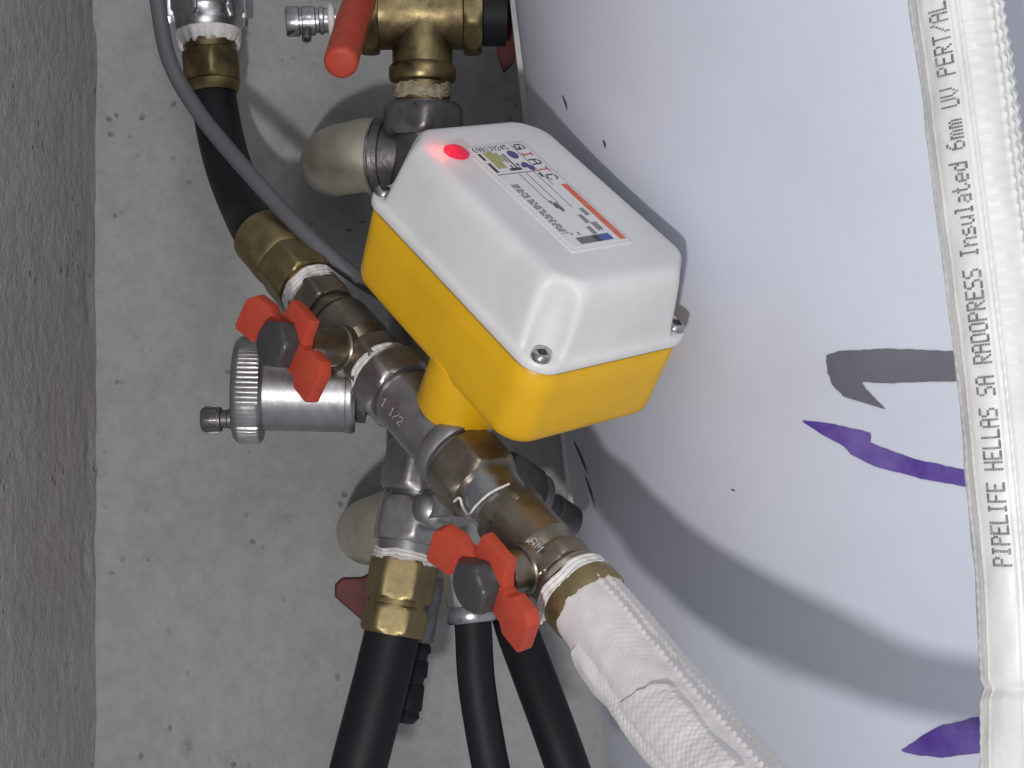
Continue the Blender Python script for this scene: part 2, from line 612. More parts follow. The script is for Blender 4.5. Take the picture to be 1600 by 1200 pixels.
def stroke(top, bot, n=26, m=5, lift=0.00035, fray=1.5):
    def samp(poly, n):
        L_ = [0]
        for a, b in zip(poly, poly[1:]):
            L_.append(L_[-1] + math.dist(a, b))
        out = []
        for i in range(n + 1):
            t = L_[-1] * i / n
            k = max(j for j in range(len(L_)) if L_[j] <= t + 1e-9)
            k = min(k, len(poly) - 2)
            u = (t - L_[k]) / max(1e-9, L_[k + 1] - L_[k])
            out.append((poly[k][0] + (poly[k + 1][0] - poly[k][0]) * u, poly[k][1] + (poly[k + 1][1] - poly[k][1]) * u))
        return out
    A_, B_ = samp(top, n), samp(bot, n)
    vs_, fs_ = [], []
    for i in range(n + 1):
        j0 = fray * noise.noise(V((i * 0.7, 1.3, top[0][0])))
        j1 = fray * noise.noise(V((i * 0.7, 7.3, top[0][0])))
        for k in range(m + 1):
            u = k / m
            x = A_[i][0] * (1 - u) + B_[i][0] * u
            y = (A_[i][1] + j0) * (1 - u) + (B_[i][1] + j1) * u
            vs_.append(on_tank(x, y, lift))
    for i in range(n):
        for k in range(m):
            a = i * (m + 1) + k
            fs_.append((a, a + 1, a + m + 2, a + m + 1))
    return vs_, fs_

o = obj('tank_mark', stroke([(1254, 657), (1300, 662), (1362, 677), (1360, 692), (1430, 718), (1560, 745)],
                                [(1255, 660), (1290, 682), (1322, 700), (1326, 709), (1370, 730), (1440, 748), (1560, 770)], n=40), 'purple', tank)
o = obj('tank_mark', stroke([(1409, 1172), (1440, 1150), (1466, 1135), (1530, 1120), (1600, 1108)],
                                [(1409, 1174), (1430, 1180), (1475, 1184), (1530, 1176), (1600, 1160)], n=30), 'purple', tank)
o = obj('tank_mark', stroke([(1291, 556), (1310, 549), (1380, 545), (1450, 547), (1560, 552)],
                                [(1293, 585), (1318, 596), (1380, 599), (1450, 597), (1560, 594)], n=40), 'grey_mark', tank)  # dark grey bar laid flat on the shell
o['label'] = 'dark grey bar on the tank'
o = obj('tank_mark', stroke([(1290, 562), (1299, 600), (1318, 620)], [(1334, 575), (1352, 606), (1384, 640)], n=20), 'grey_mark', tank)  # dark grey hook below the bar's left end
o['label'] = 'dark grey hook at the left end of the bar'
for (a, b, wd) in [((879, 149), (886, 172), 2.2), ((942, 218), (946, 232), 2.4), ((1143, 764), (1148, 767), 2.2), ((897, 690), (918, 742), 2.4), ((915, 745), (930, 795), 1.6)]:
    obj('scratch', stroke([a, ((a[0] + b[0]) / 2 + wd, (a[1] + b[1]) / 2), b], [(a[0] - 1, a[1] + 1), ((a[0] + b[0]) / 2 - wd * .3, (a[1] + b[1]) / 2 + 1), (b[0], b[1] + 1)], n=8, m=2, fray=0.8), 'ink', tank)

# cladding edge strip that runs down the tank next to the wall
def strip_geo():
    vs_, fs_ = [], []
    n = 120
    th_a = math.atan2(tank_ax.e2.dot(V((-1, 0.05, 0))), tank_ax.e1.dot(V((-1, 0.05, 0))))
    for i in range(n + 1):
        s_ = -0.43 + 0.86 * i / n
        j = 0.0015 * noise.noise(V((s_ * 30, 2, 0)))
        for (dt, dr) in ((-0.055, -0.004), (-0.055, 0.0022), (0.0, 0.0030), (0.028, 0.0028), (0.034 + j * 1.5, 0.0016), (0.034 + j * 1.5, -0.004)):
            vs_.append(tank_ax.at(s_, TR + dr, th_a + STRIP_SIGN * dt))
    for i in range(n):
        for k in range(5):
            a = i * 6 + k
            fs_.append((a, a + 1, a + 7, a + 6))
    return vs_, fs_
STRIP_SIGN = 1 if tank_ax.e2.dot(V((0, -1, 0)).cross(V((1, 0, 0)))) > 5 else -1
obj('edge_strip', strip_geo(), 'lip', tank)

# ------------------------------------------------------------------ the motor valve: yellow and white actuator box
BR = Matrix(((0.5659, 0.7798, 0.2677), (-0.5502, 0.5989, -0.5819), (-0.6141, 0.182, 0.768)))
BC = V((0.0041, 0.50, 0.0409))
def B(x, y, z):
    """actuator millimetres -> point"""
    return BC + BR @ V((x / 1000, y / 1000, z / 1000))
BU, BV, BN = BR.col[0].copy(), BR.col[1].copy(), BR.col[2].copy()

def sd_round(x, y, a, b, r):
    qx, qy = abs(x) - a + r, abs(y) - b + r
    return math.hypot(max(qx, 0), max(qy, 0)) + min(max(qx, qy), 0) - r

def smax(a, b, k):
    h = max(k - abs(a - b), 0) / k
    return max(a, b) + h * h * k / 4

def outline(a, b, r, notch=None, n=288):
    out = []
    for i in range(n):
        ph = 2 * math.pi * i / n
        # squeeze the angle so the short ends get points too
        cx, cy = math.cos(ph) * a, math.sin(ph) * b
        q = math.hypot(cx, cy)
        cx, cy = cx / q, cy / q
        lo, hi = 0.0, 90.0
        for _ in range(36):
            m = (lo + hi) / 2
            x, y = cx * m, cy * m
            s_ = sd_round(x, y, a, b, r)
            if notch:
                nx, ny, nr, k = notch
                s_ = smax(s_, nr - math.hypot(abs(x) - nx, abs(y) - ny), k)
            if s_ < 0:
                lo = m
            else:
                hi = m
        out.append((cx * lo, cy * lo))
    return out

def loft(levels, cap0=True, cap1=True):
    vs_, fs_ = [], []
    n = len(levels[0][0])
    for pts, z in levels:
        vs_ += [B(x, y, z) for x, y in pts]
    for i in range(len(levels) - 1):
        for k in range(n):
            a, b = i * n + k, i * n + (k + 1) % n
            fs_.append((a, b, b + n, a + n))
    for flag, base, z in ((cap0, 0, levels[0][1]), (cap1, (len(levels) - 1) * n, levels[-1][1])):
        if flag:
            c = len(vs_)
            vs_.append(B(0, 0, z))
            for k in range(n):
                fs_.append((base + k, base + (k + 1) % n, c))
    return vs_, fs_

HL, HW = 54.4, 36.0
act = thing('valve_actuator', 'yellow motor valve actuator box with white screwed lid and glowing red lamp', 'actuator', B(10, -21.5, -48.5))
lv = []
for z, i in ((-32.6, 6.0), (-32.4, 4.4), (-31.5, 2.7), (-29.8, 1.7), (-27.5, 1.3), (-20, 1.1), (-10, 0.9), (-1.7, 0.7), (-0.9, 1.1)):
    lv.append((outline(HL - i, HW - i, 11.5 - i * 0.4), z))
obj('housing', loft(lv), 'yellow', act)
obj('joint_shade', loft([(outline(HL - 1.7, HW - 1.7, 9.5), -1.6), (outline(HL - 1.7, HW - 1.7, 9.5), 0.8)]), 'cap', act)  # shade of the lid joint, put in as a dark inset plate

NU, NV, NZ = 10.5, -20.5, -51.0
neck_ax = Ax(B(NU, NV, NZ + 23), B(NU, NV, NZ), up=BU)
NKL = 0.023
obj('neck', turn(neck_ax, [(0.0, 0.006), (0.0, 0.0130), (0.0008, 0.0148), (NKL - 0.001, 0.0156), (NKL, 0.0150), (NKL, 0.005)], seg=72), 'yellow', act)

lv = [(outline(HL - 0.9, HW - 0.9, 9.6), 0.0), (outline(HL - 0.1, HW - 0.1, 10.0), 0.5), (outline(HL, HW, 10.0), 1.2), (outline(HL, HW, 10.0), 2.6),
      (outline(HL - 0.3, HW - 0.3, 9.8), 3.5), (outline(HL - 0.8, HW - 0.8, 9.4), 4.0)]
NX, NY = HL - 5.2, HW - 5.2
for z, i, nr, k in ((4.5, 1.2, 5.6, 2.4), (5.6, 1.5, 6.0, 2.8), (8, 1.8, 6.3, 3.0), (12, 2.2, 6.6, 3.4), (18, 2.9, 7.0, 3.8), (22, 3.4, 7.2, 4.4),
                 (25, 3.9, 7.3, 5.0), (27.5, 4.6, 7.4, 5.5), (29.2, 5.6, 7.5, 6.0), (30.2, 6.8, 7.6, 6.0), (30.8, 8.2, 7.8, 6.0), (31.0, 9.8, 8.1, 6.0), (31.05, 12.5, 9.0, 6.0)):
    lv.append((outline(HL - i, HW - i, max(3.0, 8.0 - i * 0.2), (NX, NY, nr, k)), z))
lid = obj('lid', loft(lv), 'lid', act, sharp=50)

# screws on the lid corners
for sx, sy in ((1, -1), (1, 1), (-1, -1), (-1, 1)):
    a = Ax(B(sx * (HL - 5.6), sy * (HW - 5.6), 4.0), B(sx * (HL - 5.6), sy * (HW - 5.6), 10), up=BU)
    s_ = obj('screw', turn(a, [(0, 0.0034), (0.0012, 0.0034), (0.0019, 0.0030), (0.0023, 0.0022), (0.0024, 0.0016), (0.0008, 0.0013)], seg=36), 'screw', act)
    pl = []
    rr, q = 0.0019, 0.00042
    for k in range(4):
        c_, d_ = math.cos(k * math.pi / 2 + .5), math.sin(k * math.pi / 2 + .5)
        for (x, y) in ((q, -q), (rr, -q), (rr, q)):
            pl.append((x * c_ - y * d_, x * d_ + y * c_))
    obj('cross_slot', plate(pl, a.at(0.0022), a.e1, a.e2, a.d, 0.0006, bev=0), 'screw_dark', s_)

# indicator lamp
TOPZ = 31.05
lamp_ax = Ax(B(-30.5, -18.5, TOPZ - 0.3), B(-30.5, -18.5, TOPZ + 5), up=BU)
obj('indicator_lamp', turn(lamp_ax, [(0, 0.0046), (0.0009, 0.0046), (0.0013, 0.0040), (0.0019, 0.0030), (0.0022, 0.0018), (0.0023, 0.0006)], seg=40), 'led', act)

lamp('indicator_glow', 'POINT', B(-30.5 - 1.5, -18.5 - 6.0, TOPZ + 4.2), 0.0017, (1.0, 0.10, 0.08), 0.002)
# label: x runs along the lid, y across it (y up = away from the viewer)
def T(x, y, z=0.0):
    return B(x - 4.2, 0.80 * y - 4.6, TOPZ + z)
def rect(x0, x1, y0, y1, z):
    return [T(x0, y0, z), T(x1, y0, z), T(x1, y1, z), T(x0, y1, z)], [(0, 1, 2, 3)]
LX0, LX1, LY0, LY1 = -28.5, 36.5, -12.5, 21.0
pad = plate([(LX0 / 1e3, LY0 / 1e3), (LX1 / 1e3, LY0 / 1e3), (LX1 / 1e3, LY1 / 1e3), (LX0 / 1e3, LY1 / 1e3)], T(0, 0, 0.15), BU, BV * 0.80, BN, 0.0007, bev=0.0003)
obj('label_rim', pad, 'lid', act)
lab = obj('label', plate([((LX0 + 1.2) / 1e3, (LY0 + 2.4) / 1e3), ((LX1 - 2) / 1e3, (LY0 + 2.4) / 1e3), ((LX1 - 2) / 1e3, (LY1 - 1.2) / 1e3), ((LX0 + 1.2) / 1e3, (LY1 - 1.2) / 1e3)],
          T(0, 0, 0.55), BU, BV * 0.80, BN, 0.0003, bev=0), 'label', act)
ZP = 0.78
def ink(name, gs, m):
    obj(name, join(*gs), m, lab)
# number across the top end, reads along +y
ink('printed_number', [text_sheet('690139245', lambda x, y: T(LX0 + 4.6 - y, LY0 + 3.0 + x, ZP), 0.36, 0.42)], 'ink')
# picture block
ink('printed_picture', [rect(-23.5, -13, -3.6 - 2.4, -1.2, ZP), rect(-22.5, -17, -1.2, 1.0, ZP)], 'green_ink')
ink('printed_caption', [rect(-23.0, -18.6, -9.2, -7.8, ZP), rect(-16.8, -10.8, -9.2, -7.6, ZP), rect(-21.5, -12, 3.1, 3.9, ZP), rect(-21, -16, 1.6, 2.2, ZP), rect(-14.5, -11, 1.0, 1.7, ZP),
                        rect(-12.5, -11, -1, 5.4, ZP), rect(-15.2, -13.2, 5.0, 6.0, ZP)], 'ink')
def disc(x, y, rx, ry, z, n=28):
    return [T(x + rx * math.cos(2 * math.pi * k / n), y + ry * math.sin(2 * math.pi * k / n), z) for k in range(n)], [tuple(range(n))]
ink('printed_emblem', [disc(-20.5, 8.4, 2.6, 2.5, ZP)], 'violet_ink')
ink('printed_emblem', [disc(-13.6, 9.2, 1.7, 1.9, ZP), disc(-11.6, 10.6, 1.9, 1.6, ZP + .02), disc(-13, 7.6, 1.0, 1.0, ZP + .01)], 'violet_ink')
ink('printed_divider', [rect(-9.6, -9.2, -10, 12.5, ZP)], 'grey_ink')
# maker's name down the far edge, letters dark and red in turn
for i, (chs, m_) in enumerate((('G', 'ink'), ('I', 'red_ink'), ('A', 'ink'), ('T', 'red_ink'), ('C', 'ink'))):
    ink('printed_letter', [text_sheet(chs, lambda x, y, i=i: T(-26.6 + i * 5.0 + x, 13.2 + y, ZP), 0.72, 0.80, gap=0.0)], m_)
ink('orange_bar', [rect(0.2, 34.3, 16.4, 19.6, ZP)], 'orange')
# table of lines and small print
ink('printed_lines', [rect(-9, 10, 1.0, 1.35, ZP), rect(-9, 10.5, 5.0, 5.35, ZP), rect(-9, 14, 9.6, 9.9, ZP), rect(-27, 0, 12.3, 12.6, ZP)], 'grey_ink')
small = []
for row in range(3):
    x = -3.0
    while x < 27:
        wd = random.uniform(1.2, 3.2)
        small.append(rect(x, min(27, x + wd), -8.6 + row * 1.35, -7.8 + row * 1.35, ZP))
        x += wd + random.uniform(0.4, 1.0)
for (x, y, n_) in ((18, 8.2, 3), (23, 10.4, 4), (25, 6.0, 3), (14.5, 12.2, 3)):
    for k in range(n_):
        small.append(rect(x + random.uniform(0, .5), x + 4.4 + random.uniform(0, 1), y + k * 0.85, y + k * 0.85 + 0.5, ZP))
small += [rect(27.0, 28.4, -4.6, -4.0, ZP), rect(27.2, 28.8, -1.2, -.4, ZP)]
ink('small_print', small, 'grey_ink')
ink('printed_symbol', [disc(12.5, 3.6, 3.0, 1.2, ZP)], 'grey_ink')
ink('dark_tick', [rect(8.5, 13.2, 1.7, 2.4, ZP + .03), rect(-8, -5.4, 11.0, 12.0, ZP + .03)], 'ink')
ink('grey_patch', [rect(30.0, 33.6, -4.5, 4.0, ZP)], 'grey_ink')
ink('black_patch', [rect(30.0, 33.6, 4.0, 7.0, ZP)], 'ink')
ink('blue_patch', [rect(30.0, 33.6, 7.0, 13.4, ZP)], 'blue_ink')

# ------------------------------------------------------------------ main pipe run under the actuator
MA = Ax(P(432, 395, 0.583), P(905, 928, 0.465))
X = lambda px: MA.s_px(px=px)

# brass hose coupling at the upper end
t = thing('hose_coupling', 'brass coupling clamping the black hose above the upper valve', 'pipe fitting', MA.at(X(432)))
a0, a1, a2 = X(407), X(447), X(487)
obj('collar', turn(MA, [(a0, 0.0098), (a0, 0.0118), (a0 + 0.0012, 0.0129), (a1 - 0.003, 0.0131), (a1 - 0.001, 0.0126), (a1, 0.0119), (a1, 0.008)], seg=64), 'brass', t)
obj('hex_nut', turn(MA, nut(a1 - 0.0004, a2 - 0.004, 0.0121), seg=72, rot=0.35), 'brass', t)
obj('spigot', turn(MA, cyl(a2 - 0.005, a2 + 0.004, 0.0108), seg=48), 'brass', t)
obj('thread_tape', tape_ring(MA, a2 - 0.0022, a2 + 0.0042, 0.0122, 1), 'tape', t)

def handle(parent, ax, nut_pt, mat_name, m_hub=0.0095, arm=0.0185, nut_mat='cap', wing_lift=0.0062, tab=1):
    """butterfly handle on a stem that leaves the pipe axis towards nut_pt"""
    nut_pt = V(nut_pt)
    s_ = (nut_pt - ax.o).dot(ax.d)
    foot = ax.at(s_)
    m = (nut_pt - foot).normalized()
    H = (nut_pt - foot).length
    a_, w_ = ax.d, m.cross(ax.d).normalized()
    if w_.x < 0:
        w_ = -w_
    st = Ax(foot, nut_pt, up=a_)
    hh = H - m_hub
    obj('stem', turn(st, [(0.006, 0.0075), (hh - 0.006, 0.0072), (hh - 0.005, 0.0060), (H - 0.002, 0.0055)], seg=36), 'bronze', parent)
    hub_o = st.at(hh)
    poly = [(-0.0098, -0.0066), (0.0098, -0.0066), (0.0104, 0.002), (0.0078, 0.0090), (0.0070, 0.0155), (-0.0070, 0.0155), (-0.0078, 0.0090), (-0.0104, 0.002)]
    hub = obj('handle', plate(poly, hub_o, a_, w_ * tab, m, 0.0046, bev=0.0007, segs=2), mat_name, parent)
    for sg in (1, -1):
        # wing: rises a little from the hub end, then spreads
        up_ = (a_ * sg * 0.97 + m * (0.34 if sg < 0 else 0.02)).normalized()
        nn = up_.cross(w_).normalized()
        o_ = hub_o + a_ * (sg * 0.0088) + m * 0.0006
        poly = [(-0.0012, -0.0056), (0.0036, -0.0060), (0.0062, -0.0088), (0.0150, -0.0088), (0.0160, -0.0076),
                (0.0160, 0.0042), (0.0128, 0.0078), (0.0056, 0.0078), (0.0030, 0.0058), (-0.0012, 0.0058)]
        obj('wing', plate(poly, o_, up_, w_, nn, 0.0054, bev=0.0007, segs=2), mat_name, hub)
    k = obj('cap_nut', turn(st, [(hh + 0.001, 0.0070), (hh + 0.0012, 0.0088)] + [(hh + 0.0020, 0.0083, 6, 0.0095), (H - 0.0022, 0.0083, 6, 0.0095)] +
                            [(H - 0.0010, 0.0083, 6, 0.0088), (H - 0.0002, 0.0078), (H + 0.0001, 0.0066), (H + 0.0003, 0.0020)], seg=60, rot=0.5), nut_mat, parent)
    return foot

def ball_valve(t, ax, s0, s1, foot_s, material, r=0.0112, rot=0.2):
    L_ = s1 - s0
    pr = nut(s0, s0 + L_ * 0.24, r, c=0.0012)
    e = s0 + L_ * 0.24
    pr += [(e, r * 0.86), (e + L_ * 0.03, r * 0.84), (e + L_ * 0.05, r * 0.84), (e + L_ * 0.055, r * 0.93), (e + L_ * 0.09, r * 0.94), (e + L_ * 0.095, r * 0.86)]
    fs = max(foot_s, e + L_ * 0.1 + 0.0125)
    fs = min(fs, s1 - L_ * 0.22 - 0.0125)
    if fs - 0.012 > e + L_ * 0.097:
        pr += [(fs - 0.012, r * 0.90)]
    pr += [(fs - 0.009, r * 1.04), (fs - 0.0085, r * 1.10), (fs + 0.0075, r * 1.12), (fs + 0.008, r * 1.06), (fs + 0.012, r * 0.90), (s1 - L_ * 0.22, r * 0.86)]
    pr += nut(s1 - L_ * 0.22, s1, r, c=0.0012)
    return turn(ax, pr, seg=72, rot=rot)

HG = 'red butterfly handled valves'
v1n = P(420, 537, 0.512)
s1f = (v1n - MA.o).dot(MA.d)
t = thing('ball_valve', 'dull brass ball valve with red butterfly handle left of the yellow box', 'valve', MA.at(s1f), HG)
obj('body', ball_valve(t, MA, X(491), X(598), s1f, 'bronze'), 'bronze', t)
handle(t, MA, v1n, 'red')
obj('thread_tape', tape_ring(MA, X(592), X(607), 0.0124, 2), 'tape', t)
obj('gland_ring', turn(Ax(MA.at(s1f), v1n, up=MA.d), cyl(0.008, 0.0125, 0.0088), seg=48), 'bronze', t)

# steel three-way body under the actuator
TE = X(668)
t = thing('tee_body', 'grey steel three-way valve body under the yellow actuator neck', 'valve body', MA.at(TE))
pr = nut(X(604), X(630), 0.0143, c=0.0018)
pr += [(X(630), 0.0116), (X(633), 0.0114), (X(634), 0.0127), (X(638), 0.0126), (X(644), 0.0126), (X(655), 0.0127), (X(668), 0.0128), (X(690), 0.0126), (X(696), 0.0122), (X(698), 0.0122), (X(699), 0.0140), (X(701), 0.0146), (X(712), 0.0146), (X(715), 0.0140), (X(716), 0.0122), (X(719), 0.0122), (X(720), 0.0105)]
obj('body', turn(MA, pr, seg=84, rot=0.1), 'steel', t)
bx_ = B(NU, NV, NZ) - BN * 0.022
boss = Ax(bx_, bx_ + BN, up=MA.d)
obj('boss', turn(boss, [(-0.002, 0.008), (0.004, 0.0105), (0.012, 0.0108), (0.0150, 0.0125), (0.0172, 0.0150), (0.0205, 0.0152), (0.0215, 0.0146), (0.0218, 0.006)], seg=64), 'steel', t)
m_th = 0.55
def wrap(ax, s0, th0, r, ds, dth):
    return lambda x, y: ax.at(s0 + ds * x, r, th0 + dth * y / r)
obj('size_mark', text_sheet('1 1/2', wrap(MA, X(638), 0.62, 0.01300, 1.0, -1.0), 0.00046, 0.00050, gap=0.0), 'hemp', t)

# brass hex adapter and bright nipple between the steel body and the lower valve
t = thing('hex_adapter', 'brass hex adapter with a bright nipple and loose thread fibre below the steel body', 'pipe fitting', MA.at(X(745)))
obj('hex_nut', turn(MA, nut(X(719), X(758), 0.0135, c=0.0020), seg=72, rot=0.42), 'bronze', t)
obj('nipple', turn(MA, [(X(756), 0.010), (X(757), 0.0116), (X(770), 0.0118), (X(776), 0.0112), (X(790), 0.0112)], seg=60), 'galv', t)
fb = [MA.at(X(759), 0.0136, 0.9), MA.at(X(764), 0.0134, 0.65), MA.at(X(770), 0.0128, 0.85), MA.at(X(778), 0.0124, 0.9), MA.at(X(782), 0.0122, 0.45), MA.at(X(785), 0.0124, -0.1), MA.at(X(787), 0.0122, -0.7)]
obj('hemp_fibre', tube(fb, 0.00045, n=50, seg=8), 'tape', t)

# lower ball valve
v2n = P(728, 921, 0.455)
s2f = (v2n - MA.o).dot(MA.d)
t = thing('ball_valve', 'dull brass ball valve with bright red butterfly handle above the white insulated pipe', 'valve', MA.at(s2f), HG)
obj('body', ball_valve(t, MA, X(786), X(880), X(842), 'bronze', r=0.0110, rot=0.6), 'bronze', t)
obj('threaded_end', turn(MA, [(X(879), 0.0100)] + thread(X(880), X(897), 0.0124, 0.0022, 0.0009) + [(X(897), 0.0100)], seg=60), 'bronze', t)
handle(t, MA, v2n, 'red')
obj('gland_ring', turn(Ax(MA.at(s2f), v2n, up=MA.d), cyl(0.007, 0.012, 0.0088), seg=48), 'bronze', t)
obj('maker_mark', text_sheet('GM', wrap(MA, X(848), 0.06, 0.01245, 1.0, -1.0), 0.00050, 0.00048, gap=0.0), 'hemp', t)

t = thing('end_collar', 'thin brass collar with white thread tape at the mouth of the insulated pipe', 'pipe fitting', MA.at(X(905)))
obj('collar', turn(MA, [(X(900), 0.010), (X(902), 0.0132), (X(904), 0.0140), (X(922), 0.0142), (X(926), 0.0136), (X(945), 0.0105)], seg=72), 'brass', t)
obj('thread_tape', tape_ring(MA, X(892), X(906), 0.0137, 4), 'tape', t)
obj('tape_end', tube([MA.at(X(893), 0.0128, 1.1), MA.at(X(897), 0.0136, 1.25), MA.at(X(901), 0.0150, 1.35), MA.at(X(903), 0.0160, 1.3)], 0.0010, n=20, seg=8,
    rf=lambda s, th: 0.0006 * noise.noise(V((s * 900, th, 0)))), 'tape', t)

# ------------------------------------------------------------------ insulated pipe running down towards the viewer
ip = [MA.at(X(916)), P(1005, 1052, 0.434), P(1090, 1155, 0.405), P(1172, 1250, 0.378), P(1242, 1322, 0.359), P(1340, 1375, 0.350), P(1460, 1392, 0.347), P(1590, 1385, 0.348), P(1700, 1370, 0.350)]
def sleeve_r(seam, quilt, amp, seed, ragged=0.0, taper=0.0):
    def f(s, th):
        d = (th - seam + math.pi) % (2 * math.pi) - math.pi
        v = amp * noise.noise(V((math.cos(th) * 1.6 + seed, math.sin(th) * 1.6, s * 45))) + amp * 0.55 * noise.noise(V((math.cos(th) * 3 + seed, math.sin(th) * 3, s * 150)))
        v += 0.00018 * math.sin(s * 2 * math.pi / 0.0024 + 2.5 * noise.noise(V((th * 2, s * 30, seed)))) * math.sin(th * 34 + 2 * noise.noise(V((s * 60, th, 1)))) * (0.6 + 0.8 * noise.noise(V((th * 1.5, s * 40, seed + 5))))
        # stitched seams: rows of small beads
        for off, a_, wd in quilt:
            g = math.exp(-((d - off) / wd) ** 2)
            v += g * a_ * (0.75 + 0.25 * math.sin(s * 2 * math.pi / 0.0030 + off * 9))
        if taper:
            k_ = min(1.0, max(0.0, (s - 0.105) / 0.05))
            v = v * (1 - k_) - taper * k_ * k_ * (3 - 2 * k_)
        o_ = 0.0
        if ragged:
            k = max(0.0, 1 - s / 0.02)
            o_ = ragged * k * noise.noise(V((math.cos(th) * 2.4 + seed, math.sin(th) * 2.4, 0.3)))
        return (v, o_)
    return f
t = thing('insulated_pipe', 'white foam insulated pipe slanting down to the lower right from the brass collar', 'pipe', ip[0])
obj('sleeve', tube(ip, 0.0133, n=420, seg=144, rf=sleeve_r(-0.75, ((0.0, 0.0011, 0.05), (-0.28, 0.0008, 0.05), (-0.5, 0.0007, 0.05), (-0.72, 0.0006, 0.05)), 0.0006, 3.0, 0.002, 0.0030)), 'sleeve', t, sharp=80)
# loose outer film lapped round the lower side, with a torn edge
def flap_r(s, th):
    v = sleeve_r(0.95, (), 0.0009, 8.0)(s, th)[0] + 0.0010
    e = max(0.0, (th - 0.7) / 1.0)
    v += 0.0016 * min(1, e) * (0.6 + 0.8 * noise.noise(V((s * 60, 4, 0))))
    b_ = min(1.0, max(0.0, (th - 0.55) / 0.5))
    v = v * b_ - 0.0016 * (1 - b_)
    k = max(0.0, 1 - s / 0.02)
    return (v, k * (-0.004 * math.sin(-th * 1.3) + 0.003 * noise.noise(V((th * 2.5, 0, 1)))))
fr_pts = catmull(ip, 60)
def lap_r(s, th):
    v = 0.0007 * noise.noise(V((s * 55, math.cos(th) * 2, 5))) + 0.0003 * noise.noise(V((s * 120, math.sin(th) * 3, 7)))
    v += 0.00008 * math.sin(s * 2 * math.pi / 0.0024) * math.sin(th * 34) + 0.00005 * math.sin(s * 2 * math.pi / 0.0042)
    b_ = min(1.0, (th + 0.6) / 0.25, (1.25 - th) / 0.5)
    v = v - 0.0024 * (1 - max(0.0, b_))
    return (v, max(0.0, 1 - s / 0.03) * (0.010 * (-th - 0.1) + 0.002 * noise.noise(V((th * 4, 2, 2)))))
obj('torn_film', tube([fr_pts[3]] + [fr_pts[i] for i in range(8, 24, 3)], 0.0137, n=300, seg=70, rf=flap_r, th0=0.55, th1=2.5, caps=False), 'sleeve', t, sharp=80)
obj('film_lap', tube([fr_pts[12]] + [fr_pts[i] for i in range(17, 25, 2)], 0.0146, n=260, seg=60, rf=lap_r, th0=-0.6, th1=1.25, caps=False), 'sleeve', t, sharp=80)

# ------------------------------------------------------------------ printed insulated pipe rising in front of the tank
RPD = 0.34
rp = [P(x, y, RPD) for x, y in ((1470, -150), (1491, 0), (1512, 150), (1531, 300), (1550, 450), (1568, 600), (1583, 750), (1596, 900), (1603, 1050), (1604, 1200), (1600, 1350))]
RPR = 0.0107
t = thing('printed_pipe', 'upright white insulated pipe with printed lettering in front of the tank', 'pipe', rp[-1])
def rp_r(s, th):
    v = 0.0004 * noise.noise(V((math.cos(th) * 1.5, math.sin(th) * 1.5 + 4, s * 35))) + 0.00025 * noise.noise(V((math.cos(th) * 3, math.sin(th) * 3, s * 120)))
    for off, a_, wd, bead in ((0.02, 0.0007, 0.045, 0.25), (-0.10, 0.0003, 0.03, 0.1), (0.78, 0.0009, 0.050, 0.8), (1.00, 0.0009, 0.050, 0.8), (1.22, 0.0009, 0.05, 0.8), (1.45, 0.0008, 0.05, 0.8), (-0.95, 0.0003, 0.03, 0.3), (-1.3, 0.0004, 0.06, 0.5)):
        v += a_ * math.exp(-((th2(th) - (off - 0.30) * SGN_RP) / wd) ** 2) * (1 - bead * 0.5 + bead * 0.5 * math.sin(s * 2 * math.pi / 0.0031 + off * 7))
    if -0.22 < th2(th) * SGN_RP < 0.5:
        v += 0.00013 * math.sin(s * 2 * math.pi / 0.0031)
    # pinched crease low down
    g = math.exp(-((s - 0.1881 - 0.0015 * th2(th)) / 0.0016) ** 2)
    v -= 0.0012 * g * max(0.0, math.cos(th + 0.9 * SGN_RP))
    return v
def th2(th):
    return (th + math.pi) % (2 * math.pi) - math.pi
SGN_RP = 1
_fr = frames(catmull(rp, 10))
if _fr[3][3].x < 0:
    SGN_RP = -1
obj('sleeve', tube(rp, RPR, n=560, seg=200, rf=rp_r), 'film', t, sharp=80)
_frf = frames(catmull(rp, 600))
def on_rp(s, th, lift):
    k = min(range(len(_frf)), key=lambda i: abs(_frf[i][4] - s)) if not isinstance(s, int) else s
    p, d, e1, e2, s0 = _frf[k]
    th *= SGN_RP
    r_ = RPR + lift
    return p + d * (s - s0) + e1 * (r_ * math.cos(th)) + e2 * (r_ * math.sin(th))
def s_at_y(py):
    return min(_frf, key=lambda f: abs(600 - F * f[0].z / f[0].y - py))[4]
TXT = 'PIPELIFE HELLAS SA RADOPRESS Insulated 6mm UV PERT/AL PERT'
S0 = s_at_y(876)
PITCH = (S0 - s_at_y(10)) / (53 * 6)
HB = 0.0045 / 7 / RPR
# reads upward: along -s, letter tops to the left
obj('printed_text', text_sheet(TXT, lambda x, y: on_rp(S0 - x, -0.50 - y, 0.00055), PITCH, HB, gap=0.12), 'print_ink', t)

